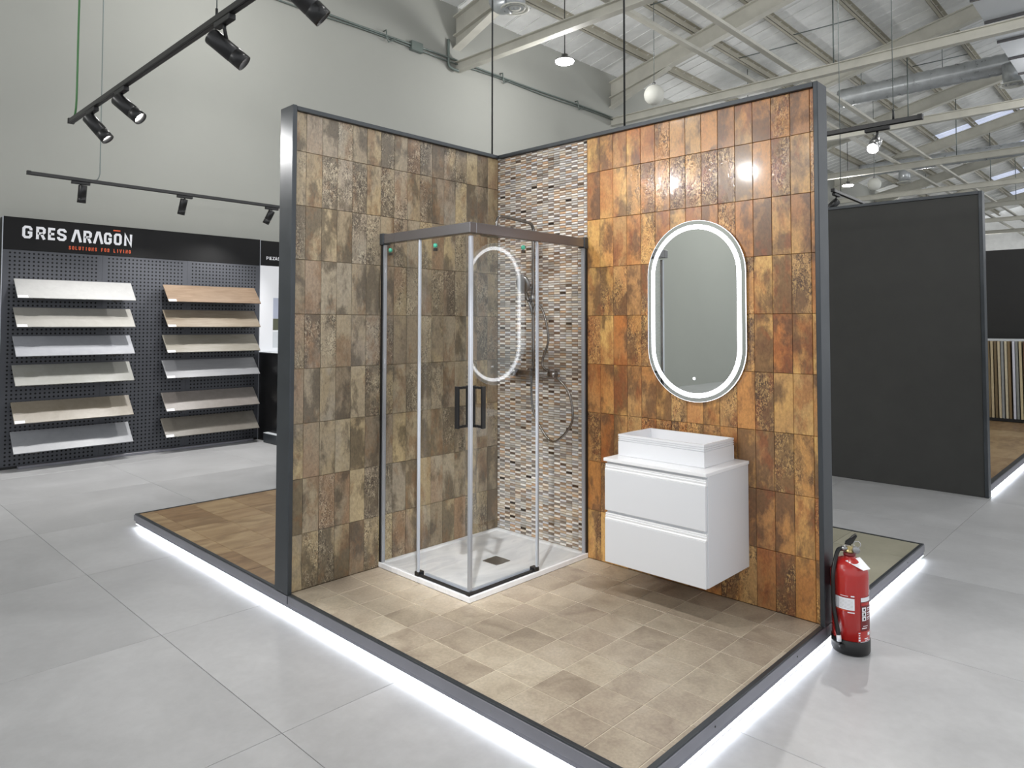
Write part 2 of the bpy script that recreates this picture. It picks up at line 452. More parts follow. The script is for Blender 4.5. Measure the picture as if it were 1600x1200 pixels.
# lower soffit panels beyond the second frame
for n in range(7):
    y0 = 7.6+n*1.05
    part('soffit_panel', 'soffit_grey', ceil, B(1.28, 6.0, y0, y0+1.03, 6.28, 6.34), .004)
    part('soffit_batten', 'rail_grey', ceil, B(1.28, 6.0, y0-.02, y0+.02, 6.24, 6.28))
# thin rods between purlins
for (xa, ya, xb, yb) in ((-4.74, 6.6, -3.6, 7.2), (-3.6, 7.6, -2.47, 8.2), (-3.6, 11.2, -2.47, 11.9), (-2.47, 11.4, -1.33, 12.1), (-1.33, 11.0, -.2, 11.8), (-.2, 12.3, .94, 13.1), (-2.47, 16, -1.33, 16.8), (-1.33, 16, -.2, 16.8)):
    part('brace_rod', 'steel_wire', ceil, lambda bm: tube(bm, [(xa, ya, rtop(xa)+.05), (xb, yb, rtop(xb)+.05)], .012, 6))

# conduit along the hall wall
cd = thing('cable_conduit', 'grey galvanised conduit pair running along the upper hall wall', 'conduit', (-5.7, 3, 6.06))
part('pipe', 'zinc_conduit', cd, lambda bm: tube(bm, [(-5.655, y, 6.075+.008*math.sin(y*1.7)) for y in [-3+.62*i for i in range(21)]], .017, 8))
part('pipe', 'zinc_conduit', cd, lambda bm: tube(bm, [(-5.66, y, 6.03+.014*math.sin(y*2.3+1)) for y in [-3+.62*i for i in range(21)]], .012, 8))
for y in (.4, 3.1, 5.75, 8.0):
    part('bracket', 'zinc_conduit', cd, lambda bm: tube(bm, [(-5.69, y, 6.14), (-5.62, y, 6.14), (-5.6, y, 6.0), (-5.64, y+.06, 5.97), (-5.6, y+.2, 6.05)], .011, 6))
part('junction_box', 'zinc_conduit', cd, B(-5.7, -5.62, 3.62, 3.86, 5.98, 6.14), .006)
part('drop_pipe', 'zinc_conduit', cd, lambda bm: tube(bm, [(-5.66, 4.45, 6.4), (-5.66, 4.45, 6.0), (-5.63, 4.5, 5.9), (-5.58, 4.62, 5.87)], .025, 8, 4))

# ------------------------------------------------------------------ air ducts
def duct(name, label, y, z, r, x0, x1):
    t = thing(name, label, 'duct', (x0, y, z))
    def bld(bm):
        n = int((x1-x0)/.09); prof = []
        for i in range(n+1):
            h = (x1-x0)*i/n; prof.append((r+(.013 if i % 2 else 0), h))
        prof = [(.01, 0)]+prof+[(.01, x1-x0)]
        lathe(bm, prof, (x0, y, z), (1, 0, 0), 24)
    part('duct_tube', 'duct_zinc', t, bld)
    for xh in (x0+.5, (x0+x1)/2, x1-.4):
        part('hanger', 'steel_wire', t, lambda bm: tube(bm, [(xh, y, z+r), (xh, y, rtop(xh))], .008, 6))
    return t
def diffuser(t, x, y, z, R=.2, top=None):
    part('drop_spigot', 'duct_zinc', t, lambda bm: tube(bm, [(x, y, z+.02), (x, y, top)], R*.75, 18))
    def df(bm):
        for a, b, h in ((R*1.05, R*.82, .03), (R*.74, R*.52, .05), (R*.44, R*.02, .065)):
            lathe(bm, [(b, h), (b, h-.012), (a, -.004+h*.2), (a, .012+h*.2), (b, h)], (x, y, z), (0, 0, 1), 28, cap=False)
    part('diffuser', 'globe_white', t, df)
d0 = duct('spiral_duct', 'spiral duct with round diffuser hanging before the first roof tie', 3.95, 6.75, .2, -3.75, 4.0)
part('elbow', 'duct_zinc', d0, lambda bm: tube(bm, [(-3.6, 3.9, 6.6), (-3.72, 3.75, 6.4), (-3.66, 3.7, 6.15), (-3.5, 3.74, 6.12)], .15, 16, 5))
diffuser(d0, -3.42, 3.77, 6.0, .2, 6.35)
d1 = duct('spiral_duct', 'long bright spiral duct above the corner of the copper tiled wall', 14.35, 6.98, .21, -2.5, 1.9)
diffuser(d1, 1.0, 14.2, 6.45, .24, 6.9)
d2 = duct('spiral_duct', 'far thin spiral duct behind the bright track spotlight', 22.9, 6.9, .21, -4.7, 5.0)
diffuser(d2, -3.3, 22.9, 6.3, .24, 6.8)

# ------------------------------------------------------------------ pendant high-bay lamps and globes
def highbay(x, y, z, label, power=HIGHBAY_W, group=None, down=0):
    t = thing('pendant_lamp', label, 'lamp', (x, y, z), group)
    part('housing', 'satin_steel', t, lambda bm: lathe(bm, [(.02, .13), (.055, .12), (.06, .055), (.07, .05), (.16, .03), (.165, .012), (.15, .012)], (x, y, z), seg=24))
    part('lens', 'lamp_glow', t, lambda bm: lathe(bm, [(.155, .014), (.15, -.012), (.1, -.022), (.001, -.024)], (x, y, z), seg=24))
    part('cable', 'black_cable', t, lambda bm: tube(bm, [(x, y, z+.13), (x, y, rtop(x)+.19)], .008, 6))
    lamp('light', 'POINT', t, (x, y, z-.17), (x, y, 0), power, (1, .99, .975), .12)
    if down: lamp('floor_fill_light', 'AREA', t, (x, y, z-.05), (x, y, 0), down, (1, .99, .975), .3, spread=1.9)  # extra downward light added to brighten the floor below
    return t
highbay(-3.85, 5.42, 5.8, 'lit round pendant lamp hanging behind the first roof tie beam')
highbay(-3.85, 18.97, 5.7, 'lit pendant lamp far off beside the end of the copper wall')
highbay(-3.9, 37.5, 5.55, 'tiny lit pendant lamp above the distant black wall', 120)
GRP = 'added high-bay lamps out of view'
for x, y in ((-3.4, -8.1), (-2.6, -14.2), (-3.85, .2), (2.3, .6), (6.2, 4.6), (2.6, 5.6), (-3.85, 12.2), (2.6, 12.2), (2.6, 19), (-3.85, 28), (2.6, 28)):
    highbay(x, y, 5.8, 'high-bay pendant lamp out of view, added to light the hall', HIGHBAY_W*(4.0 if y < -10 else 2.4 if y < -8 else 1), GRP, 22 if (x, y) == (-3.85, .2) else 0)  # unseen lamps added for hall light; the rear ones brighten the mirrored wall
def globe(x, y, z, r, label):
    t = thing('globe_pendant', label, 'lamp', (x, y, z))
    part('globe', 'globe_white', t, lambda bm: lathe(bm, [(max(.001, r*math.sin(PI*i/14)), -r*math.cos(PI*i/14)) for i in range(15)], (x, y, z), seg=28))
    part('cable', 'steel_wire', t, lambda bm: tube(bm, [(x, y, z+r*.98), (x, y, rtop(x)+.19)], .006, 6))
    part('collar', 'satin_steel', t, lambda bm: lathe(bm, [(.03, 0), (.03, .04), (.012, .06)], (x, y, z+r*.96), seg=14))
globe(-3.1, 6.95, 5.44, .175, 'unlit white globe pendant above the top edge of the copper wall')
globe(-2.42, 16.64, 5.2, .17, 'unlit white globe pendant below the bright track spotlight')

# ------------------------------------------------------------------ track lighting
TZ = 2.9
def track(name, label, a, b, hangers):
    a, b = Vector(a), Vector(b); t = thing(name, label, 'light track', a)
    d = (b-a).normalized(); s = Vector((-d.y, d.x, 0))*.018; up = Vector((0, 0, .034))
    def rail(bm):
        prism(bm, [a+s, a-s, a-s+up, a+s+up], b-a)
    part('rail', 'black_satin', t, rail, .003)
    def slot(bm):
        prism(bm, [a+s*.5-up*.05, a-s*.5-up*.05, a-s*.5+up*.01, a+s*.5+up*.01], b-a)
    part('slot', 'black_matte', t, slot)
    part('end_cap', 'black_matte', t, lambda bm: prism(bm, [a+s*1.1-d*.02, a-s*1.1-d*.02, a-s*1.1-d*.02+up*1.1, a+s*1.1-d*.02+up*1.1], d*.03))
    for nm, m, pts, r in hangers:
        part(nm, m, t, lambda bm: tube(bm, pts, r, 6, 4 if len(pts) > 2 else 0))
    return t
track('light_track', 'black track of spotlights slanting across the upper left corner', (-2.36, -2.05, TZ), (2.75, -2.05, TZ),
      [('feed_cable', 'green_cable', [(-2.29, -2.05, TZ+.03), (-2.24, -2.05, 3.05), (-2.232, -2.05, 3.6), (-2.2, -2.05, 5.0), (-2.2, -2.05, 7.6)], .007),
       ('hanger_wire', 'steel_wire', [(.1, -2.05, TZ+.03), (.1, -2.05, 8.1)], .003), ('hook', 'black_matte', [(.1, -2.05, TZ+.03), (.1, -2.05, TZ+.075)], .007),
       ('hanger_wire', 'steel_wire', [(2.2, -2.05, TZ+.03), (2.2, -2.05, 8.5)], .003)])
track('light_track', 'black track above the sample wall with three small spotlights', (-4.66, -1.83, TZ), (-4.78, 2.4, TZ),
      [('feed_cable', 'steel_wire', [(-4.67, -1.27, TZ+.03), (-4.665, -1.215, 2.98), (-4.665, -1.21, 3.3), (-4.64, -1.22, 5.2), (-4.6, -1.25, 7.1)], .006)])
track('light_track', 'grey track with one dazzling spotlight beside the copper wall', (2.15, 2.1, TZ), (-.6, 2.1, TZ),
      [('hanger_wire', 'black_cable', [(1.98, 2.1, TZ+.03), (1.98, 2.1, TZ+.11)], .008), ('hanger_wire', 'steel_wire', [(1.98, 2.1, TZ+.11), (1.98, 2.1, 8.5)], .003)])
track('light_track', 'black track end peeping over the dark partition', (.72, 4.5, TZ), (.66, 7.4, TZ),
      [('hanger_wire', 'steel_wire', [(.716, 4.75, TZ+.03), (.716, 4.75, 8.2)], .004)])
def spotlight(label, px, py, axis, center, aim, L=.2, r=.042, power=SPOT_W, cone=1.75, group=None, m='black_satin'):
    """adaptor on the track, stem, swivelling cylinder with a glowing lens"""
    t = thing('track_spotlight', label, 'spotlight', (px, py, TZ), group)
    c = Vector(center); d = Vector(aim).normalized()
    if axis == 'x': part('adaptor', 'black_matte', t, B(px-.085, px+.085, py-.017, py+.017, TZ-.03, TZ-.001), .003)
    else: part('adaptor', 'black_matte', t, B(px-.017, px+.017, py-.085, py+.085, TZ-.03, TZ-.001), .003)
    part('stem', 'black_matte', t, lambda bm: tube(bm, [(px, py, TZ-.028), (px, py, TZ-.05), tuple(c+Vector((0, 0, r*.6)))], .009, 8))
    h = L/2
    body = part('body', m, t, lambda bm: lathe(bm, [(r*.9, -h), (r, -h+.006), (r, h*.35), (r*.96, h*.36), (r*.96, h*.4), (r, h*.41), (r, h), (r*.93, h), (r*.9, h-.034)], c, d, 26, cap=False))
    part('back_cap', 'black_matte', t, lambda bm: lathe(bm, [(.001, -h-.001), (r*.9, -h)], c, d, 26, cap=False))
    part('lens', 'spot_glow', t, lambda bm: lathe(bm, [(r*.9, h-.032), (.001, h-.028)], c, d, 26, cap=False))
    lamp('light', 'SPOT', t, c+d*(h+.012), c+d*2, power, (1, .982, .965), min(.035, r*.5), cone, .7)
    return t
D1 = (.52, .55, -.65)
spotlight('black spotlight nearest the left end of the slanting track', -1.86, -2.05, 'x', (-1.8, -2.03, 2.76), (.42, .5, -.75))
spotlight('black spotlight second along the slanting track, lens glowing', -1.27, -2.05, 'x', (-1.2, -2.03, 2.765), (.55, .5, -.62))
spotlight('black spotlight third along the slanting track, below its hook', .19, -2.05, 'x', (.16, -2.02, 2.765), (.42, .66, -.62))
spotlight('black spotlight cut off by the top edge of the picture', .9, -2.05, 'x', (.9, -2.03, 2.765), (.3, .7, -.65))
spotlight('unseen spotlight added on the slanting track to brighten the shower', 1.75, -2.05, 'x', (1.72, -2.03, 2.765), (-.40, .46, -.8), group='added spotlights out of view', power=SPOT_W*5.2, cone=.56)  # added out of view to lift the light on the tray
spotlight('unseen spotlight added on the slanting track to brighten the aisle floor', 1.32, -2.05, 'x', (1.32, -2.05, 2.765), (.05, -.22, -1), group='added spotlights out of view', power=SPOT_W*.6, cone=1.5)  # added out of view for a pool of light on the floor
spotlight('unseen spotlight added at the far end of the slanting track to brighten the brown wall', 2.5, -2.05, 'x', (2.46, -2.03, 2.765), (-.8, .36, -.48), group='added spotlights out of view', power=SPOT_W*1.3)  # added out of view to brighten the brown tiles
for lab, y, cen, aim in (('leftmost small black spotlight over the brand sign', -1.38, (-4.66, -1.37, 2.77), (-.12, -.03, -1)),
                         ('middle small black spotlight over the sample wall', -.33, (-4.71, -.35, 2.77), (-.26, -.1, -1)),
                         ('small black spotlight beside the post, tilted to the left', .74, (-4.75, .71, 2.775), (-.3, -.36, -1))):
    spotlight(lab, -4.665-.027*(y+1.8), y, 'y', cen, aim, .18, .04, SIGN_SPOT_W, 1.9)
spotlight('dazzling grey track spotlight right of the copper wall', 1.87, 2.1, 'x', (1.86, 2.06, 2.76), (.1, -.86, -.52), .17, .042, SPOT_W*2.7, 1.6, m='satin_steel')
spotlight('black spotlight hanging behind the top of the copper wall post', .71, 4.62, 'y', (.66, 4.6, 2.76), (-.55, -.5, -.66), .19, .042, SPOT_W*.4)

# thin black cables that steady the display walls
for lab, x, y, z1 in (('black cable rising from the inner corner of the display walls', -.03, -.03, 8.0), ('black cable rising from the top of the copper wall', 1.05, .035, 8.3)):
    single('steadying_cable', 'black_cable', lab, 'cable', lambda bm: tube(bm, [(x, y, 2.62), (x, y, z1)], .006, 6))

# ------------------------------------------------------------------ central platform
L, W, H = 1.568, 2.194, 2.60
X2, Y2 = -2.27, 1.72
pf = thing('display_platform', 'low platform with dark edge trim and glowing light strip underneath', 'platform', (0, 0, ZF))
part('deck', 'joint_brown', pf, B(X2, W, -L, Y2, -.048, -.0088))
OX, OY = W+.022, -L-.022
def fascia(x0, x1, y0, y1):
    part('fascia', 'fascia_grey', pf, B(x0, x1, y0, y1, -.048, -.004), .0015)
fascia(.02, OX, OY, -L); fascia(X2-.022, .016, OY-.004, -L-.002)
fascia(W, OX, -L+.001, .0); fascia(W, OX, .004, Y2+.022); fascia(X2-.022, X2, -L, Y2+.022); fascia(X2, W, Y2, Y2+.022)
for a in ((.022, W, OY+.003, -L+.001), (X2, -.118, OY+.003, -L+.001), (W-.001, OX-.003, OY+.003, -.03), (W-.001, OX-.003, .1, Y2), (X2-.019, X2, OY+.003, Y2+.019), (X2, OX-.003, Y2, Y2+.019)):
    part('edge_trim', 'anthracite', pf, B(*a, -.004, .003), .001)
for p in ((1.55, OY), (.55, OY), (-.2, OY-.004), (-1.9, OY-.004), (.06, OY)):
    part('screw', 'satin_steel', pf, lambda bm: lathe(bm, [(.004, .0015), (.0035, -.001)], (p[0], p[1], -.028), (0, 1, 0), 10))
for p in (-1.1, -.35, .6, 1.35):
    part('screw', 'black_matte', pf, lambda bm: lathe(bm, [(.004, -.001), (.0035, .0015)], (OX, p, -.026), (1, 0, 0), 10))
IN = .045
part('plinth', 'plinth_white', pf, B(X2+IN, W-IN, -L+IN, Y2-IN, ZF, -.049))
def strip(x0, x1, y0, y1):
    part('light_profile', 'profile_matte', pf, B(x0, x1, y0, y1, -.068, -.0485))
    part('led_strip', 'led_strip', pf, B(x0+.002, x1-.002, y0+.002, y1-.002, -.072, -.0682))
strip(X2-.004, OX-.004, OY+.004, OY+.022)
strip(OX-.022, OX-.004, OY+.023, Y2+.012)
strip(X2-.01, OX-.023, Y2-.02, Y2-.002)
strip(X2-.004, X2+.012, OY+.023, Y2-.021)
# taupe floor tiles of the bathroom corner
gx = [.1975*k for k in range(12)]+[W]; gy = [-.199*k for k in range(8)]+[-L]
for a, b in zip(gx, gx[1:]):
    for c, d in zip(gy, gy[1:]):
        if b < .8 and d > -1.0: continue
        ww, hh = b-a-.0042, c-d-.0042
        o = tile('floor_tile', pf, 'taupe_floor_tile', ww, hh, ((a+b)/2, (c+d)/2, -.0085+random.uniform(-.0003, .0003)), FLAT, .0085, .0012)
        o.rotation_euler = (-PI/2+random.uniform(-.002, .002), random.uniform(-.002, .002), 0)
part('tile_grout', 'joint_pale', pf, B(.0, W, -L, .0, -.0088, -.0022))
# wood-toned corner on the left
gx = [X2, -1.85, -1.61, -1.28, -.9, -.5, -.115]; gy = [-L, -1.46, -1.175, -.88, -.58, -.28, .02, .32, .62, .92, 1.22, 1.52, Y2]
for a, b in zip(gx, gx[1:]):
    for c, d in zip(gy, gy[1:]):
        tile('floor_tile', pf, 'tan_floor_tile', b-a-.002, d-c-.002, ((a+b)/2, (c+d)/2, -.0088), FLAT, .0088, .0008)
# olive corner behind the copper wall
gx = [-.09, .565, 1.17, 1.772, W]; gy = [.1, .75, 1.36, Y2]
for a, b in zip(gx, gx[1:]):
    for c, d in zip(gy, gy[1:]):
        tile('floor_tile', pf, 'olive_floor_tile', b-a-.0025, d-c-.0025, ((a+b)/2, (c+d)/2, -.0088), FLAT, .0088, .0008)

# ------------------------------------------------------------------ display walls
ROW = .298; TW = .0985; JT = .0018
rows = [ROW*k for k in range(9)]+[H]
lw = thing('display_wall', 'partition clad in brown weathered tiles, left of the shower', 'display wall', (0, -L/2, 0))
part('wall_core', 'joint_tan', lw, B(-.07, -.009, -L, 0, .0, H)); part('wall_lining', 'charcoal_wall', lw, B(-.11, -.071, -L, .05, 0, H))
ly = [-L]+[-1.4985+.0999*k for k in range(0, 16)]
for a, b in zip(ly, ly[1:]):
    for c, d in zip(rows, rows[1:]):
        o = tile('wall_tile', lw, 'bronze_tile', b-a-JT, d-c-JT, (-.009+random.uniform(-.0004, .0004), (a+b)/2, (c+d)/2), (0, 0, PI/2), .009, .0014)
        o.rotation_euler = (random.uniform(-.0015, .0015), random.uniform(-.0015, .0015), PI/2)
part('end_post', 'anthracite', lw, B(-.116, .022, -L-.026, -L+.0005, .0, H+.028), .003)
part('top_trim', 'anthracite', lw, B(-.116, .022, -L+.001, .0, H, H+.024), .002)
rw = thing('display_wall', 'partition clad in orange copper tiles with a mosaic strip, behind the vanity', 'display wall', (W/2, 0, 0))
part('wall_core', 'joint_brown', rw, B(-.07, W, .009, .085, .0, H)); part('wall_lining', 'charcoal_wall', rw, B(-.07, W, .086, .094, 0, H))
MX = .79
rx = [MX+TW*k for k in range(15)]+[W]
for a, b in zip(rx, rx[1:]):
    for c, d in zip(rows, rows[1:]):
        o = tile('wall_tile', rw, 'copper_tile', b-a-JT, d-c-JT, ((a+b)/2, .009+random.uniform(-.0004, .0004), (c+d)/2), (0, 0, 0), .009, .0014)
        o.rotation_euler = (random.uniform(-.0018, .0018), 0, random.uniform(-.0018, .0018))
part('end_post', 'anthracite', rw, B(W+.0005, OX+.002, -.024, .096, .0, H+.024), .003)
part('top_trim', 'anthracite', rw, B(.022, W, -.022, .096, H, H+.024), .002)
# mosaic strip: staggered little bars, pale ones between coloured ones
def mosaic():
    V, F, Cc = [], [], []
    cw, rh = .0495, .01525
    light = [(226, 222, 216), (236, 232, 226), (216, 212, 208), (206, 204, 200), (232, 220, 204), (216, 216, 219), (240, 237, 233)]
    dark = [(48, 42, 38), (100, 84, 72), (154, 130, 110), (170, 150, 132), (186, 160, 134), (200, 166, 134), (170, 168, 166), (192, 188, 182), (134, 124, 116), (206, 195, 178), (148, 140, 136)]
    wd = [.9, 1.4, 3, 4, 3, 2.4, 4, 4, 2.5, 3, 3]
    x = 0.0005; c = 0
    while x < MX-.002:
        x1 = min(MX-.001, (.0215 if c == 0 else x+cw)); r = 0; z = -rh*(1 if c % 2 else 0)*0
        n = int(H/rh)+1
        mult = random.random()
        for r in range(n):
            z0, z1 = r*rh, min((r+1)*rh, H-.0005)
            if z0 < .012 or z1-z0 < .004: continue
            lt = (r+c) % 2 == 0
            col = random.choice(light) if lt else random.choices(dark, wd)[0]
            if lt and random.random() < .12: col = (176, 170, 162)
            j = random.uniform(.93, 1.05); col = lin(tuple(min(255, q*j) for q in col))
            g, y0, y1, ch = .0006, .004, -.0015-(.0012 if lt else 0)+random.uniform(-.0004, .0004), .0022
            a0, a1, b0, b1 = x+g, x1-g, z0+g, z1-g
            k = len(V)
            V += [(a0, y0, b0), (a1, y0, b0), (a1, y0, b1), (a0, y0, b1), (a0+ch, y1, b0+ch), (a1-ch, y1, b0+ch), (a1-ch, y1, b1-ch), (a0+ch, y1, b1-ch)]
            F += [(k, k+1, k+5, k+4), (k+1, k+2, k+6, k+5), (k+2, k+3, k+7, k+6), (k+3, k, k+4, k+7), (k+4, k+5, k+6, k+7)]
            Cc += [col]*8
        x = x1 if c else .0215; c += 1
    me = bpy.data.meshes.new('mosaic_bars'); me.from_pydata(V, [], F)
    at = me.color_attributes.new('chip_colour', 'FLOAT_COLOR', 'POINT')
    for i, q in enumerate(Cc): at.data[i].color = q
    o = add('mosaic_bars', me, 'mosaic_chip', rw); o['kind'] = 'stuff'
    o['label'] = 'strip of small staggered mosaic bars in white, brown, grey and black'
mosaic()
part('mosaic_backing', 'joint_brown', rw, B(.0005, MX-.0005, .003, .0088, 0, H))

# ------------------------------------------------------------------ shower tray
SX, SY, TH = .795, 1.0, .031
tr = thing('shower_tray', 'low white marble-look shower tray on the taupe tiles', 'shower tray', (SX/2, -SY/2, 0))
def trayb(bm):
    o = [(.002, -SY), (SX, -SY), (SX, -.003), (.002, -.003)]; k = .028
    i = [(.002+k, -SY+k), (SX-k, -SY+k), (SX-k, -.003-k), (.002+k, -.003-k)]; cen = (.459, -.468)
    q = [(cen[0]-.064, cen[1]-.062), (cen[0]+.064, cen[1]-.062), (cen[0]+.064, cen[1]+.062), (cen[0]-.064, cen[1]+.062)]
    R = [[bm.verts.new((x, y, z)) for x, y in p] for p, z in ((o, .0006), (o, TH), (i, TH), ([(x+(cen[0]-x)*.03, y+(cen[1]-y)*.03) for x, y in i], TH-.006), (q, TH-.013), (q, TH-.022))]
    for a, b in zip(R, R[1:]):
        for n in range(4): bm.faces.new((a[n], a[(n+1) % 4], b[(n+1) % 4], b[n]))
    bm.faces.new(R[-1]); bm.faces.new(R[0][::-1])
part('basin', 'marble_tray', tr, trayb, .003)
dr = part('drain_cover', 'satin_steel', tr, B(.459-.06, .459+.06, -.468-.058, -.468+.058, TH-.018, TH-.0125), .0015)

# ------------------------------------------------------------------ shower enclosure
XE, YE = .78, -.985
Z0, Z1, Z2 = TH, 1.917, 1.973
en = thing('shower_enclosure', 'corner shower enclosure of clear glass with grey rail and black handles', 'shower enclosure', (SX/2, -SY/2, TH))
def rail_l(bm): box(bm, .0, XE+.012, YE-.016, YE+.03, Z1, Z2)
def rail_r(bm): box(bm, XE-.034, XE+.012, YE+.0305, -.003, Z1, Z2)
part('top_rail', 'rail_grey', en, rail_l, .0025); part('top_rail', 'rail_grey', en, rail_r, .0025)
part('rail_end_cap', 'anthracite', en, B(-.0005, .034, YE-.022, YE+.034, Z1-.006, Z2+.006), .002)
part('rail_end_cap', 'anthracite', en, B(XE-.036, XE+.018, -.036, -.0015, Z1-.006, Z2+.006), .002)
part('wall_profile', 'black_satin', en, B(.0005, .02, YE-.012, YE+.022, Z0, Z1-.007), .001)
part('wall_profile', 'black_satin', en, B(XE-.024, XE+.013, -.02, -.0015, Z0, Z1-.007), .001)
part('profile_insert', 'silver_profile', en, B(.0201, .031, YE-.008, YE+.012, Z0, Z1-.001))
part('profile_insert', 'silver_profile', en, B(XE-.014, XE+.008, -.031, -.0201, Z0, Z1-.001))
part('fixed_panel', 'clear_glass', en, B(.0312, .352, YE-.003, YE+.003, Z0, Z1-.001))
part('fixed_panel', 'clear_glass', en, B(XE-.003, XE+.003, -.455, -.0312, Z0, Z1-.001))
part('edge_seal', 'seal_clear', en, B(.3525, .366, YE-.006, YE+.006, Z0+.001, Z1-.002), .001)
part('edge_seal', 'seal_clear', en, B(XE-.006, XE+.006, -.469, -.4555, Z0+.001, Z1-.002), .001)
ZD = TH+.02
dA = part('sliding_door', 'clear_glass', en, B(.335, .757, YE+.017, YE+.023, ZD, Z1-.012))
dB = part('sliding_door', 'clear_glass', en, B(XE-.025, XE-.019, YE+.028, -.438, ZD, Z1-.012))
sub('door_seal', 'seal_clear', dA, B(.7575, .772, YE+.008, YE+.026, ZD, Z1-.012), .002)
sub('door_seal', 'silver_profile', dB, B(XE-.028, XE-.006, YE+.0075, YE+.0275, ZD, Z1-.012), .003)
sub('door_seal', 'silver_profile', dA, B(.323, .3345, YE+.014, YE+.026, ZD, Z1-.012), .001)
sub('door_seal', 'silver_profile', dB, B(XE-.028, XE-.016, -.4375, -.426, ZD, Z1-.012), .001)
def handle_a(bm):
    for s in (-1, 1):
        y0, y1 = sorted((YE+.02+s*.032, YE+.02+s*.046)); box(bm, .688, .713, y0, y1, .885, 1.107)
        for z in (.887, 1.092):
            y2, y3 = sorted((YE+.02+s*.004, YE+.02+s*.031)); box(bm, .692, .709, y2, y3, z, z+.013)
sub('door_handle', 'black_satin', dA, handle_a, .0012)
def handle_b(bm):
    for s in (-1, 1):
        x0, x1 = sorted((XE-.022+s*.032, XE-.022+s*.046)); box(bm, x0, x1, -.919, -.894, .885, 1.107)
        for z in (.887, 1.092):
            x2, x3 = sorted((XE-.022+s*.004, XE-.022+s*.031)); box(bm, x2, x3, -.915, -.898, z, z+.013)
sub('door_handle', 'black_satin', dB, handle_b, .0012)
for x, y, p, n in ((.065, YE+.012, dA, 'y'), (.458, YE+.03, dA, 'y'), (XE-.03, -.545, dB, 'x')):
    def rl(bm):
        ax = (0, 1, 0) if n == 'y' else (1, 0, 0)
        lathe(bm, [(.001, -.007), (.013, -.006), (.013, .004), (.006, .006)], (x, y, 1.877), ax, 18)
    r_ = part('roller', 'green_clip', en, rl)
    sub('roller_block', 'black_matte', r_, B(x-.009, x+.009, y-.008, y+.008, 1.846, 1.862))
part('floor_guide', 'black_matte', en, lambda bm: (box(bm, .372, XE+.003, YE-.004, YE+.012, Z0, Z0+.012), box(bm, XE-.013, XE+.003, YE+.0125, -.49, Z0, Z0+.012)))
part('water_bar', 'seal_clear', en, lambda bm: (box(bm, .38, XE-.03, YE+.029, YE+.045, Z0, Z0+.014), box(bm, XE-.045, XE-.029, YE+.046, -.49, Z0, Z0+.014)), .002)
part('guide_block', 'black_satin', en, B(.336, .3715, YE-.01, YE+.034, Z0, Z0+.024), .003)
part('guide_block', 'black_satin', en, B(XE-.033, XE+.009, -.4895, -.452, Z0, Z0+.024), .003)
part('corner_block', 'black_satin', en, B(XE-.018, XE+.008, YE-.009, YE+.0, Z0, Z0+.016), .002)

# ------------------------------------------------------------------ shower column
sc = thing('shower_column', 'chrome shower column with hand shower and hose on the mosaic', 'shower set', (.39, -.05, 1.12))
part('riser_pipe', 'column_steel', sc, lambda bm: tube(bm, [(.39, -.06, 1.13), (.39, -.06, 1.9), (.39, -.06, 2.04), (.39, -.066, 2.075), (.39, -.095, 2.1), (.39, -.2, 2.108), (.39, -.34, 2.115), (.39, -.385, 2.105), (.39, -.402, 2.075), (.39, -.403, 2.03)], .0105, 12, 4))
part('rain_head', 'satin_steel', sc, lambda bm: lathe(bm, [(.012, .04), (.014, .012), (.1, .008), (.102, 0), (.001, -.001)], (.39, -.403, 1.99), seg=28))
part('mixer_bar', 'column_steel', sc, lambda bm: tube(bm, [(.235, -.06, 1.117), (.545, -.06, 1.117)], .019, 16))
part('mixer_knob', 'column_steel', sc, lambda bm: lathe(bm, [(.024, -.03), (.025, .02), (.02, .026)], (.215, -.06, 1.117), (-1, 0, 0), 18))
part('mixer_knob', 'column_steel', sc, lambda bm: lathe(bm, [(.024, -.03), (.025, .02), (.02, .026)], (.56, -.06, 1.117), (1, 0, 0), 18))
for x in (.31, .47): part('wall_union', 'column_steel', sc, lambda bm: lathe(bm, [(.028, 0), (.028, .006), (.014, .01), (.014, .05)], (x, -.004, 1.117), (0, -1, 0), 18))
part('wall_bracket', 'column_steel', sc, lambda bm: tube(bm, [(.39, -.004, 1.88), (.39, -.06, 1.88)], .01, 10))
part('slide_holder', 'satin_steel', sc, lambda bm: (lathe(bm, [(.018, -.03), (.018, .03)], (.39, -.06, 1.61), seg=14), tube(bm, [(.39, -.06, 1.61), (.34, -.085, 1.61)], .009, 8)))
hs = part('hand_shower', 'satin_steel', sc, lambda bm: lathe(bm, [(.001, .026), (.03, .022), (.056, .012), (.06, 0), (.054, -.006), (.03, -.007), (.001, -.007)], (.345, -.115, 1.70), (0, .97, .22), 26))
part('hand_grip', 'satin_steel', sc, lambda bm: tube(bm, [(.35, -.095, 1.66), (.385, -.085, 1.56), (.405, -.08, 1.50)], .011, 10))
part('soap_shelf', 'satin_steel', sc, lambda bm: box(bm, .33, .45, -.12, -.055, 1.593, 1.598))
part('hose', 'column_steel', sc, lambda bm: tube(bm, [(.405, -.08, 1.5), (.425, -.07, 1.56), (.47, -.055, 1.52), (.512, -.05, 1.345), (.463, -.05, 1.21), (.474, -.05, 1.154), (.582, -.05, 1.097), (.676, -.05, 1.014), (.712, -.05, .885), (.686, -.05, .791), (.592, -.05, .703), (.528, -.05, .692), (.457, -.05, .752), (.385, -.05, .86), (.365, -.05, .98), (.375, -.06, 1.1)], .0075, 10, 6))

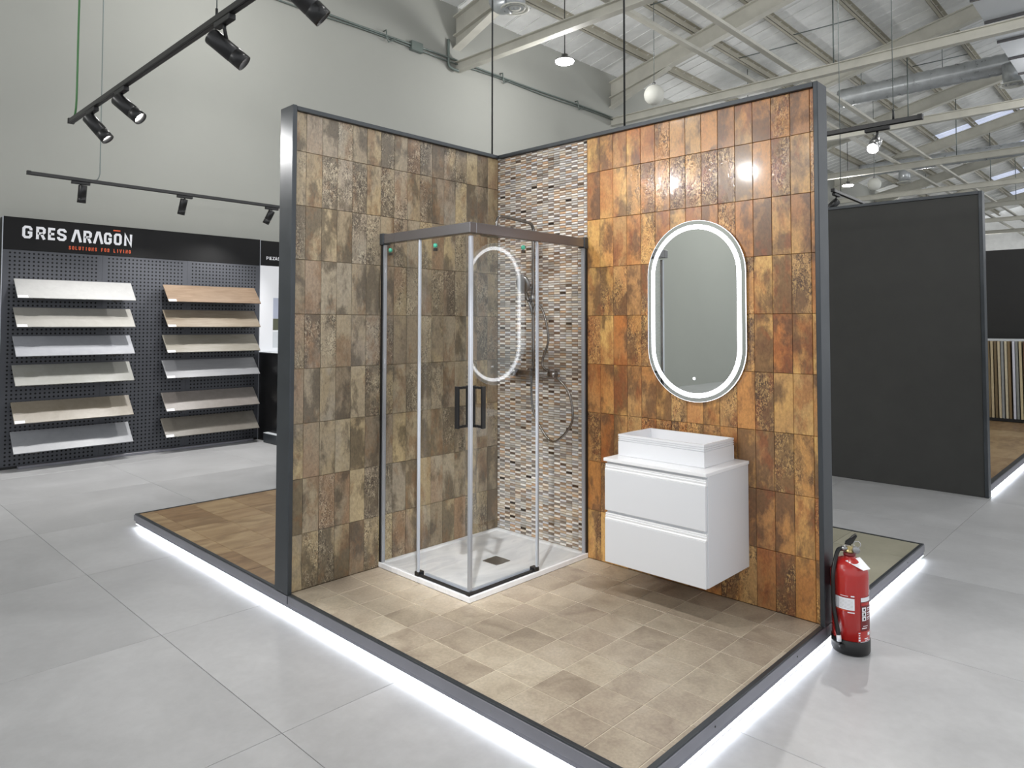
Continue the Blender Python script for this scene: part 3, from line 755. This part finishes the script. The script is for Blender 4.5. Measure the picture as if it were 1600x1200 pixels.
# ------------------------------------------------------------------ vanity
VX0, VX1, VY, VZ0, VZ1 = 1.248, 1.834, -.449, .19, .714
vc = thing('vanity_cabinet', 'white wall-hung vanity cabinet with two drawers', 'cabinet', (1.54, -.22, VZ0))
part('carcass', 'white_lacquer', vc, B(VX0+.002, VX1, VY+.02, -.002, VZ0, VZ1), .0015)
def drawer(z0, z1):
    d = part('drawer', 'white_lacquer', vc, B(VX0, VX1-.003, VY, VY+.019, z0, z1-.034), .0018)
    def grip(bm):
        pr_ = [(VY+.001, z1-.0335), (VY+.001, z1-.029), (VY+.006, z1-.023), (VY+.004, z1-.019), (VY+.004, z1-.014), (VY+.009, z1-.011), (VY+.006, z1-.006), (VY+.008, z1), (VY+.0192, z1), (VY+.0192, z1-.0335)]
        prism(bm, [(VX0+.001, y, z) for y, z in pr_], (VX1-VX0-.003, 0, 0))
    sub('grip_profile', 'grip_white', d, grip)
drawer(VZ0, .445); drawer(.459, .702)
single('countertop', 'white_solid', 'thin white top slab on the vanity cabinet', 'countertop', B(VX0-.004, VX1+.005, VY-.007, -.002, VZ1+.0005, VZ1+.018), .002)
wb = thing('wash_basin', 'rectangular white washbasin with grooved rim on the vanity', 'washbasin', (1.517, -.19, .7335))
BX0, BX1, BY0, BY1, BZ0, BZ1 = 1.263, 1.771, -.346, -.032, .733, .846
def basin(bm):
    k = .011
    o = [(BX0, BY0), (BX1, BY0), (BX1, BY1), (BX0, BY1)]
    def ins(q): return [(BX0+q, BY0+q), (BX1-q, BY0+q), (BX1-q, BY1-q), (BX0+q, BY1-q)]
    seq = [(ins(0), BZ0)]
    for g in (.036, .026, .016):
        seq += [(ins(0), BZ1-g), (ins(.004), BZ1-g+.0008), (ins(.004), BZ1-g+.0034), (ins(0), BZ1-g+.0048)]
    seq += [(ins(0), BZ1), (ins(k), BZ1), (ins(k+.004), BZ0+.03), (ins(k+.03), BZ0+.02)]
    R = [[bm.verts.new((x, y, z)) for x, y in p] for p, z in seq]
    for a, b in zip(R, R[1:]):
        for n in range(4): bm.faces.new((a[n], a[(n+1) % 4], b[(n+1) % 4], b[n]))
    bm.faces.new(R[-1]); bm.faces.new(R[0][::-1])
part('bowl', 'white_ceramic', wb, basin)
part('waste', 'chrome', wb, lambda bm: lathe(bm, [(.03, 0), (.03, .004), (.02, .006), (.001, .006)], (1.517, -.19, BZ0+.0205), seg=20))

# ------------------------------------------------------------------ mirror
MC, MZ, MW, MH = 1.545, 1.51, .592, .995
mr = thing('led_mirror', 'oval mirror with glowing white light band above the vanity', 'mirror', (MC, -.02, MZ-MH/2))
def stadium(off, n=28):
    r = MW/2-off; h = MH/2-MW/2; P = []
    for i in range(n+1):
        a = PI*i/n; P.append((MC+r*math.cos(a), MZ+h+r*math.sin(a)))
    for i in range(n+1):
        a = PI+PI*i/n; P.append((MC+r*math.cos(a), MZ-h+r*math.sin(a)))
    return P
def ringmesh(bm, o0, o1, y0, y1):
    A, Bq = stadium(o0), stadium(o1); n = len(A)
    r = [[bm.verts.new((x, y, z)) for x, z in P] for P, y in ((A, y1), (A, y0), (Bq, y0), (Bq, y1))]
    for a in range(4):
        p, q = r[a], r[(a+1) % 4]
        for i in range(n): bm.faces.new((p[i], p[(i+1) % n], q[(i+1) % n], q[i]))
def disc(bm, off, y0, y1):
    prism(bm, [(x, y0, z) for x, z in stadium(off)], (0, y1-y0, 0))
part('back_box', 'anthracite', mr, lambda bm: disc(bm, .03, -.0185, -.0005))
part('mirror_glass', 'mirror_silver', mr, lambda bm: disc(bm, .0016, -.0265, -.019))
part('light_band', 'ring_glow', mr, lambda bm: ringmesh(bm, .0235, .0475, -.0272, -.0266))
part('glowing_rim', 'rim_glow', mr, lambda bm: ringmesh(bm, 0, .0014, -.0265, -.019))
part('band_border', 'satin_steel', mr, lambda bm: ringmesh(bm, .0476, .0488, -.0271, -.0266))
part('touch_button', 'ring_glow', mr, lambda bm: lathe(bm, [(.0075, 0), (.0075, .0008), (.001, .0009)], (1.541, -.0266, 1.141), (0, -1, 0), 18))
part('button_ring', 'satin_steel', mr, lambda bm: lathe(bm, [(.0085, 0), (.0085, .0008), (.0076, .0008)], (1.541, -.0266, 1.141), (0, -1, 0), 18, cap=False))

# ------------------------------------------------------------------ fire extinguisher
EX, EY, ER = 2.306, .055, .0835
fe = thing('fire_extinguisher', 'red fire extinguisher with black hose standing beside the copper wall', 'fire extinguisher', (EX, EY, ZF))
CAM = math.atan2(-3.4934-EY, 3.4842-EX)
def pol(a, r, z):
    """angle a in degrees to the right of the camera-facing side"""
    t = CAM+math.radians(a); return (EX+r*math.cos(t), EY+r*math.sin(t), z)
part('cylinder', 'red_paint', fe, lambda bm: lathe(bm, [(ER-.002, ZF+.02), (ER-.002, .255), (ER-.004, .28), (ER*.86, .305), (ER*.62, .323), (ER*.36, .333), (.024, .337), (.024, .347)], (EX, EY, 0), seg=40))
part('base_skirt', 'black_rubber', fe, lambda bm: lathe(bm, [(ER-.01, ZF+.0005), (ER-.003, ZF+.004), (ER+.001, ZF+.012), (ER+.001, ZF+.068), (ER-.0015, ZF+.07)], (EX, EY, 0), seg=40))
part('collar', 'dark_red', fe, lambda bm: lathe(bm, [(.027, .342), (.027, .353), (.02, .355)], (EX, EY, 0), seg=20))
vl = part('valve', 'brass', fe, lambda bm: (lathe(bm, [(.019, .355), (.019, .365), (.014, .367), (.014, .385)], (EX, EY, 0), seg=16)))
part('hose_union', 'satin_steel', fe, lambda bm: tube(bm, [pol(-90, .004, .375), pol(-80, .036, .37)], .012, 12))
part('pressure_gauge', 'satin_steel', fe, lambda bm: lathe(bm, [(.016, 0), (.017, .008), (.013, .01), (.001, .009)], pol(75, .03, .372), pol(15, 1, 0) and (math.cos(CAM), math.sin(CAM), .1), 18))
part('safety_ring', 'chrome', fe, lambda bm: tube(bm, [tuple(Vector(pol(80, .034, .398))+Vector((math.cos(CAM+PI/2)*.015*math.cos(t), math.sin(CAM+PI/2)*.015*math.cos(t), .015*math.sin(t)))) for t in [2*PI*i/16 for i in range(17)]], .0018, 6, cap=False))
hd = part('lever', 'black_satin', fe, lambda bm: None if False else prism(bm, [pol(-95, .016, .382), pol(-95, .018, .4), pol(75, .028, .442), pol(78, .036, .436), pol(60, .016, .398)], Vector((math.cos(CAM), math.sin(CAM), 0))*-.022), .002)
part('lever_plate', 'satin_steel', fe, lambda bm: prism(bm, [pol(60, .008, .4235), pol(75, .0285, .4425), pol(75, .0285, .445), pol(60, .008, .426)], Vector((math.cos(CAM), math.sin(CAM), 0))*-.02))
part('grip_bracket', 'chrome', fe, lambda bm: prism(bm, [pol(-95, .019, .38), pol(-95, .02, .39), pol(60, .01, .388), pol(60, .01, .38)], Vector((math.cos(CAM), math.sin(CAM), 0))*-.024))
hose_pts = [pol(-80, .036, .37), pol(-75, .05, .362), pol(-58, .07, .33), pol(-46, .098, .27), pol(-45, .1, .2), pol(-45, .099, .12), pol(-38, .097, .05), pol(-32, .096, -.01)]
part('hose', 'black_rubber', fe, lambda bm: tube(bm, hose_pts, .0095, 12, 6))
part('hose_nozzle', 'white_ceramic', fe, lambda bm: tube(bm, [pol(-32, .096, -.008), pol(-30, .096, -.036)], .0105, 12))
part('nozzle_clip', 'black_satin', fe, lambda bm: tube(bm, [pol(-30, .084, -.058), pol(-20, .093, -.058)], .012, 10))
def patch(name, m, parent, a0, a1, z0, z1, r=ER-.0012, fn=sub):
    def b(bm):
        n = max(2, int(abs(a1-a0)/6)); prev = None
        for i in range(n+1):
            a = a0+(a1-a0)*i/n; v = [bm.verts.new(pol(a, r, z)) for z in (z0, z1)]
            if prev: bm.faces.new((prev[0], v[0], v[1], prev[1]))
            prev = v
    return fn(name, m, parent, b)
lb = patch('instruction_label', 'white_paper', fe, -80, 13, .112, .166, fn=part)
patch('label_rule', 'dark_red', lb, -80, 13, .1665, .1685); patch('label_rule', 'letter_white', lb, -30, -6, .1735, .176)
patch('label_rule', 'letter_white', lb, 2, 13, .1735, .179)
patch('label_rule', 'letter_white', lb, -8, 13, .099, .104); patch('label_rule', 'letter_orange', lb, -60, -10, .1065, .109)
for i in range(7): patch('print_line', 'satin_steel', lb, -34, 8, .12+i*.006, .1208+i*.006, r=ER-.0009)
patch('print_line', 'black_matte', lb, -37, -36, .114, .163, r=ER-.0009)
l2 = patch('rating_label', 'dark_red', fe, 32, 84, .02, .172, fn=part)
patch('label_block', 'white_paper', l2, 33, 80, .152, .171, r=ER-.0009)
patch('label_block', 'red_paint', l2, 34, 70, .135, .148, r=ER-.0009)
for i in range(3):
    z = .1075-i*.021
    pic = patch('pictogram', 'white_paper', l2, 37, 53, z, z+.019, r=ER-.0009)
    patch('pictogram_mark', 'black_matte', l2, 42, 48, z+.004, z+.014, r=ER-.0006)
    patch('label_text', 'letter_white', l2, 58, 76, z+.011, z+.016, r=ER-.0009); patch('label_text', 'letter_white', l2, 58, 70, z+.003, z+.0065, r=ER-.0009)
patch('label_block', 'white_paper', l2, 36, 56, .03, .034, r=ER-.0009); patch('label_block', 'white_paper', l2, 40, 60, .04, .043, r=ER-.0009)
l3 = patch('maker_label', 'letter_orange', fe, 22, 86, -.034, .018, r=ER-.0016, fn=part); l3.data.materials[0] = MATS['red_paint']
for a, b, c, d in ((24, 30, .008, .013), (25, 29, -.002, .003), (24, 30, -.014, -.007), (24, 30, -.026, -.018), (60, 74, -.004, .01), (45, 62, -.018, -.014), (48, 68, -.025, -.022)):
    patch('printed_mark', 'letter_white', l3, a, b, c, d)
patch('label_band', 'letter_white', l3, 30, 80, -.0335, -.0285)
tg = part('inspection_tag', 'white_paper', fe, lambda bm: prism(bm, [pol(-20, .05, .326), pol(35, .1, .302), pol(60, .1, .304), pol(95, .045, .336)], (0, 0, .0012)))
sub('tag_hole', 'dark_red', tg, lambda bm: lathe(bm, [(.028, .0), (.001, .0004)], (EX, EY, .3345), seg=20))
part('wall_hook', 'red_paint', fe, B(OX+.0035, OX+.012, .045, .075, .18, .265), .001)

# ------------------------------------------------------------------ brand sample wall
PXF = -5.52
sw = thing('sample_wall', 'black perforated display wall with white GRES ARAGON header', 'display wall', (PXF, -.42, ZF))
part('backing', 'black_matte', sw, B(-5.69, -5.541, -1.872, .985, ZF, 2.58))
hdr = part('header', 'header_black', sw, B(-5.54, PXF, -1.872, .985, 2.232, 2.582), .0015)
py = -1.872
for i in range(3):
    y0 = py+i*.9523
    me_b = bmesh.new(); box(me_b, 0, .018, 0, .9503, 0, 2.30)
    o = add('pegboard_panel', finish(me_b, 'pegboard_panel'), 'perforated_steel', sw, (-5.54, y0, -.07))
part('edge_strip', 'silver_profile', sw, B(-5.54, PXF+.001, .986, .992, ZF, 2.582)); part('edge_strip', 'silver_profile', sw, B(-5.54, PXF+.001, -1.88, -1.873, ZF, 2.582))
GL = {'G': [[(.52, .66), (.52, .78), (.43, .9), (.19, .9), (.1, .78), (.1, .22), (.19, .1), (.43, .1), (.52, .22), (.52, .47), (.34, .47)]],
      'R': [[(.1, 0), (.1, .9), (.42, .9), (.52, .8), (.52, .57), (.42, .46), (.1, .46)], [(.34, .46), (.53, 0)]],
      'E': [[(.54, .9), (.1, .9), (.1, .1), (.54, .1)], [(.1, .5), (.48, .5)]],
      'S': [[(.52, .7), (.52, .79), (.43, .9), (.19, .9), (.1, .79), (.1, .63), (.19, .54), (.43, .46), (.52, .37), (.52, .21), (.43, .1), (.19, .1), (.1, .21), (.1, .3)]],
      'A': [[(.05, 0), (.255, .93), (.37, .93), (.57, 0)]],
      'O': [[(.31, .9), (.19, .9), (.1, .78), (.1, .22), (.19, .1), (.43, .1), (.52, .22), (.52, .78), (.43, .9), (.3, .9)]],
      'N': [[(.1, 0), (.1, .93), (.52, .07), (.52, 1)]], 'L': [[(.1, 1), (.1, .1), (.54, .1)]], 'U': [[(.1, 1), (.1, .22), (.19, .1), (.43, .1), (.52, .22), (.52, 1)]],
      'T': [[(.02, .9), (.6, .9)], [(.31, .9), (.31, 0)]], 'I': [[(.31, 0), (.31, 1)]], 'F': [[(.54, .9), (.1, .9), (.1, 0)], [(.1, .48), (.48, .48)]],
      'V': [[(.04, 1), (.31, .05), (.58, 1)]], 'P': [[(.1, 0), (.1, .9), (.42, .9), (.52, .8), (.52, .55), (.42, .44), (.1, .44)]],
      'Z': [[(.06, .9), (.53, .9), (.09, .1), (.56, .1)]], 'a': [[(.03, 0), (.31, .98), (.59, 0)], [(.14, .3), (.48, .3)]]}
def glyph(bm, ch, y0, wd, z0, h, x, th, st):
    """stroke letter on a wall facing +x: y to the right, z up"""
    for poly in GL[ch]:
        P = [Vector((y0+u/.62*wd, z0+v*h)) for u, v in poly]; n = len(P); s = st*h/2
        lo, hi = [], []
        for i in range(n):
            a = (P[i]-P[i-1]).normalized() if i else (P[1]-P[0]).normalized()
            b = (P[i+1]-P[i]).normalized() if i < n-1 else a
            na, nb = Vector((-a.y, a.x)), Vector((-b.y, b.x)); m_ = (na+nb).normalized(); k = s/max(.45, m_.dot(na))
            lo.append(P[i]-m_*k); hi.append(P[i]+m_*k)
        for i in range(n-1):
            prism(bm, [(x, q.x, q.y) for q in (lo[i], lo[i+1], hi[i+1], hi[i])], (th, 0, 0))
def letter(ch, y0, wd, z0, h, m, st, parent, name='letter'):
    bm = bmesh.new(); glyph(bm, ch, y0, wd, z0, h, PXF+.0006, .004, st); o = bpy.data.objects.new(name, finish(bm, name)); COL.objects.link(o)
    o.data.materials.append(MATS[m]); o.parent = parent
for ch, a, b in (('G', 105, 215), ('R', 250, 355), ('E', 380, 465), ('S', 475, 582), ('A', 637, 750), ('R', 770, 868), ('A', 888, 998), ('G', 1010, 1103), ('O', 1128, 1225), ('N', 1252, 1355)):
    y0 = -1.707+(a-105)/1250*1.095; letter(ch, y0, (b-a)/1250*1.095, 2.361, .137, 'letter_white', .19, hdr)
sub('macron', 'letter_orange', hdr, B(PXF+.0006, PXF+.0046, -.818, -.742, 2.5215, 2.537), .002)
txt = 'SOLUTIONS FOR LIVING'; st_ = .65/len(txt)
for i, ch in enumerate(txt):
    if ch != ' ': letter(ch, -1.265+i*st_, st_*.6, 2.272, .041, 'letter_orange', .17, hdr, 'slogan_letter')
part('floor_rail', 'fascia_grey', sw, B(-5.519, -5.46, -1.7, .9, ZF, ZF+.03), .003)
# twelve tilted sample boards
BT = [1.92, 1.615, 1.309, 1.004, .612, .303]
cols = {'L': [('white', (222, 222, 220), (232, 232, 230), 0), ('cream', (206, 203, 194), (216, 213, 205), 0), ('cool white', (208, 211, 220), (220, 223, 230), 0), ('pale sand', (200, 200, 190), (212, 212, 204), 0), ('beige', (190, 176, 154), (204, 192, 172), 0), ('light grey', (196, 199, 206), (208, 211, 217), 0)],
        'R': [('oak brown', (160, 132, 106), (190, 164, 138), 1), ('pale oak', (186, 166, 142), (210, 196, 174), 1), ('ivory ash', (196, 188, 170), (216, 210, 196), 1), ('silver white', (204, 205, 210), (216, 217, 221), 1), ('pinkish stone', (188, 178, 170), (202, 193, 186), 0), ('greige', (168, 160, 148), (182, 175, 163), 0)]}
ordn = ['topmost', 'second', 'third', 'fourth', 'fifth', 'lowest']
for side, y0, y1 in (('L', -1.78, -.638), ('R', -.278, .882)):
    for i, zt in enumerate(BT):
        nm, ca, cb, wood = cols[side][i]
        mm = board_mat('board_%s_%d' % (side, i), ca, cb, .35, wood)
        t = thing('sample_board', '%s tilted sample board, %s from the top in the %s column' % (nm, ordn[i], 'left' if side == 'L' else 'right'), 'sample board', (-5.46, (y0+y1)/2, zt), 'tile samples on the perforated wall')
        t['label'] = ('%s tilted sample board, %s in the %s column of the sample wall' % (nm, ordn[i], 'left' if side == 'L' else 'right'))
        dx, dz = .197, -.207
        nrm = Vector((-dz, 0, dx)).normalized()*.011
        p0, p1 = Vector((-5.46, y0, zt)), Vector((-5.46+dx, y0, zt+dz))
        part('board', mm, t, lambda bm: prism(bm, [p0, p1, p1-nrm, p0-nrm], (0, y1-y0, 0)), .0012)
        for yb in (y0+.13, y1-.26):
            part('clip', 'black_satin', t, lambda bm: prism(bm, [p1+Vector((.003, yb-y0, -.003))-nrm*1.5, p1+Vector((.003, yb-y0, -.003))+nrm*.02, p1+Vector((.006, yb-y0, -.006))+nrm*.02, p1+Vector((.006, yb-y0, -.006))-nrm*1.5], (0, .11, 0)))
            part('bracket_arm', 'black_matte', t, lambda bm: prism(bm, [(-5.52, yb+.04, zt-.02), (-5.475, yb+.04, zt-.025), (-5.275, yb+.04, zt+dz-.022), (-5.275, yb+.04, zt+dz-.034), (-5.52, yb+.04, zt+dz+.06)], (0, .012, 0)))
        if side == 'R' or i in (0, 1, 4):
            e = p1-(p1-p0).normalized()*.034
            part('name_tag', 'white_paper', t, lambda bm: prism(bm, [e+nrm*.06+Vector((0, .004, 0)), p1+nrm*.06+Vector((0, .004, 0)), p1+nrm*.12+Vector((0, .004, 0)), e+nrm*.12+Vector((0, .004, 0))], (0, .09, 0)))
# neighbouring special pieces unit
sp = thing('special_pieces_unit', 'display unit headed PIEZAS with white board and black cabinet', 'display unit', (-5.5, 1.6, ZF))
part('backing', 'black_matte', sp, B(-5.69, -5.541, .994, 2.35, ZF, 2.575))
h2 = part('header', 'header_black', sp, B(-5.54, PXF, .994, 2.35, 2.236, 2.575), .0015)
for i, ch in enumerate('PIEZaS'): letter(ch, 1.075+[0, .037, .051, .089, .126, .166][i], .033 if ch != 'I' else .024, 2.318, .044, 'letter_white', .17, h2)
wbd = part('white_board', 'white_paper', sp, B(-5.54, PXF-.002, .994, 2.35, 1.071, 2.235))
sub('photo_print', 'photo_sky', wbd, B(PXF-.002, PXF-.0005, 1.185, 1.7, 1.52, 1.8)); sub('photo_print', 'photo_green', wbd, B(PXF-.002, PXF-.0005, 1.185, 1.7, 1.36, 1.518)); sub('photo_print', 'soffit_grey', wbd, B(PXF-.002, PXF-.0005, 1.185, 1.7, 1.12, 1.34))
cab = part('cabinet_body', 'black_satin', sp, B(-5.538, -4.9, .996, 2.35, ZF, 1.06), .002)
part('cabinet_top', 'soffit_grey', sp, B(-5.538, -4.89, .99, 2.35, 1.061, 1.07))
part('cabinet_step', 'anthracite', sp, B(-5.25, -4.9, .93, .995, ZF, .02), .003); part('step_top', 'soffit_grey', sp, B(-5.25, -4.9, .93, .995, .0205, .028))

# ------------------------------------------------------------------ neighbouring stand on the right
dp = thing('dark_partition', 'tall plain charcoal partition right of the copper wall', 'partition', (1.0, 4.0, ZF))
part('panel', 'charcoal_wall', dp, B(-1.6, 2.16, 3.98, 4.07, ZF, 2.62), .002)
part('edge_profile', 'anthracite', dp, B(2.1605, 2.19, 3.972, 4.078, ZF, 2.65), .002); part('top_profile', 'anthracite', dp, B(-1.6, 2.16, 3.972, 4.078, 2.6205, 2.65), .002)
p2 = thing('display_platform', 'second low lit platform beyond the charcoal partition', 'platform', (1, 6.5, ZF))
part('deck', 'joint_brown', p2, B(-1.6, 2.16, 4.08, 9.5, -.048, -.0088)); part('fascia', 'fascia_grey', p2, B(2.1605, 2.185, 4.08, 9.5, -.048, -.003), .0015)
part('edge_trim', 'anthracite', p2, B(2.14, 2.183, 4.08, 9.5, -.003, .004), .001); part('plinth', 'plinth_white', p2, B(-1.5, 2.11, 4.12, 9.4, ZF, -.049))
part('light_profile', 'profile_matte', p2, B(2.16, 2.18, 4.082, 9.5, -.068, -.0485)); part('led_strip', 'led_strip', p2, B(2.162, 2.178, 4.083, 9.5, -.072, -.0682))
gx = [-1.6, -.46, .14, .74, 1.34, 2.14]; gy = [4.08, 4.55, 5.15, 5.75, 6.35, 6.95, 7.55, 8.15, 8.75, 9.5]
for a, b in zip(gx, gx[1:]):
    for c, d in zip(gy, gy[1:]): tile('floor_tile', p2, 'tan_floor_tile', b-a-.003, d-c-.003, ((a+b)/2, (c+d)/2, -.0088), FLAT, .0088, .0008)
single('black_partition', 'near_black_wall', 'plain black partition far right behind the upright boards', 'partition', B(-1.6, 4.4, 9.52, 9.62, ZF, 2.6), .003)
rk = thing('board_rack', 'low black rack holding upright sample boards at the far right', 'rack', (1.6, 9.36, 0))
part('rack_base', 'black_matte', rk, B(.7, 2.13, 9.2, 9.5, .003, .05), .003); part('top_bar', 'soffit_grey', rk, B(.7, 2.13, 9.38, 9.41, 1.2, 1.235), .002)
part('back_rail', 'black_matte', rk, B(.7, 2.13, 9.46, 9.49, .6, .64))
for x in (.705, 2.1): part('upright', 'black_matte', rk, B(x, x+.025, 9.42, 9.45, .05, 1.235))
bc = [(176, 160, 128), (128, 112, 84), (196, 180, 146), (120, 104, 78), (204, 190, 160), (150, 152, 152), (206, 196, 170), (132, 112, 82), (214, 216, 228), (140, 142, 138), (200, 186, 150), (110, 78, 58), (188, 178, 150), (122, 108, 86)]
nmc = ['sand', 'olive brown', 'light sand', 'dark olive', 'cream', 'grey', 'ivory', 'tan brown', 'bluish white', 'stone grey', 'straw', 'reddish brown', 'pale khaki', 'umber']
bx = [1.255, 1.305, 1.345, 1.39, 1.435, 1.475, 1.52, 1.56, 1.615, 1.655, 1.70, 1.75, 1.80, 1.85]
for i, x in enumerate(bx):
    m_ = grain_mat('rack_board_%d' % i, tuple(c*.94 for c in bc[i]), bc[i], .45, (2, 2, 6), 3)
    tilt = .003+.002*math.sin(i*2.1)
    single('upright_board', m_, '%s board standing upright in the far rack, number %d from the charcoal partition' % (nmc[i], i+1), 'sample board',
           lambda bm: prism(bm, [(x-tilt, 9.21, 1.2), (x+.03-tilt, 9.21, 1.2), (x+.03+tilt, 9.21, .0505), (x+tilt, 9.21, .0505)], (0, .165, 0)), .001, 'boards upright in the far rack')
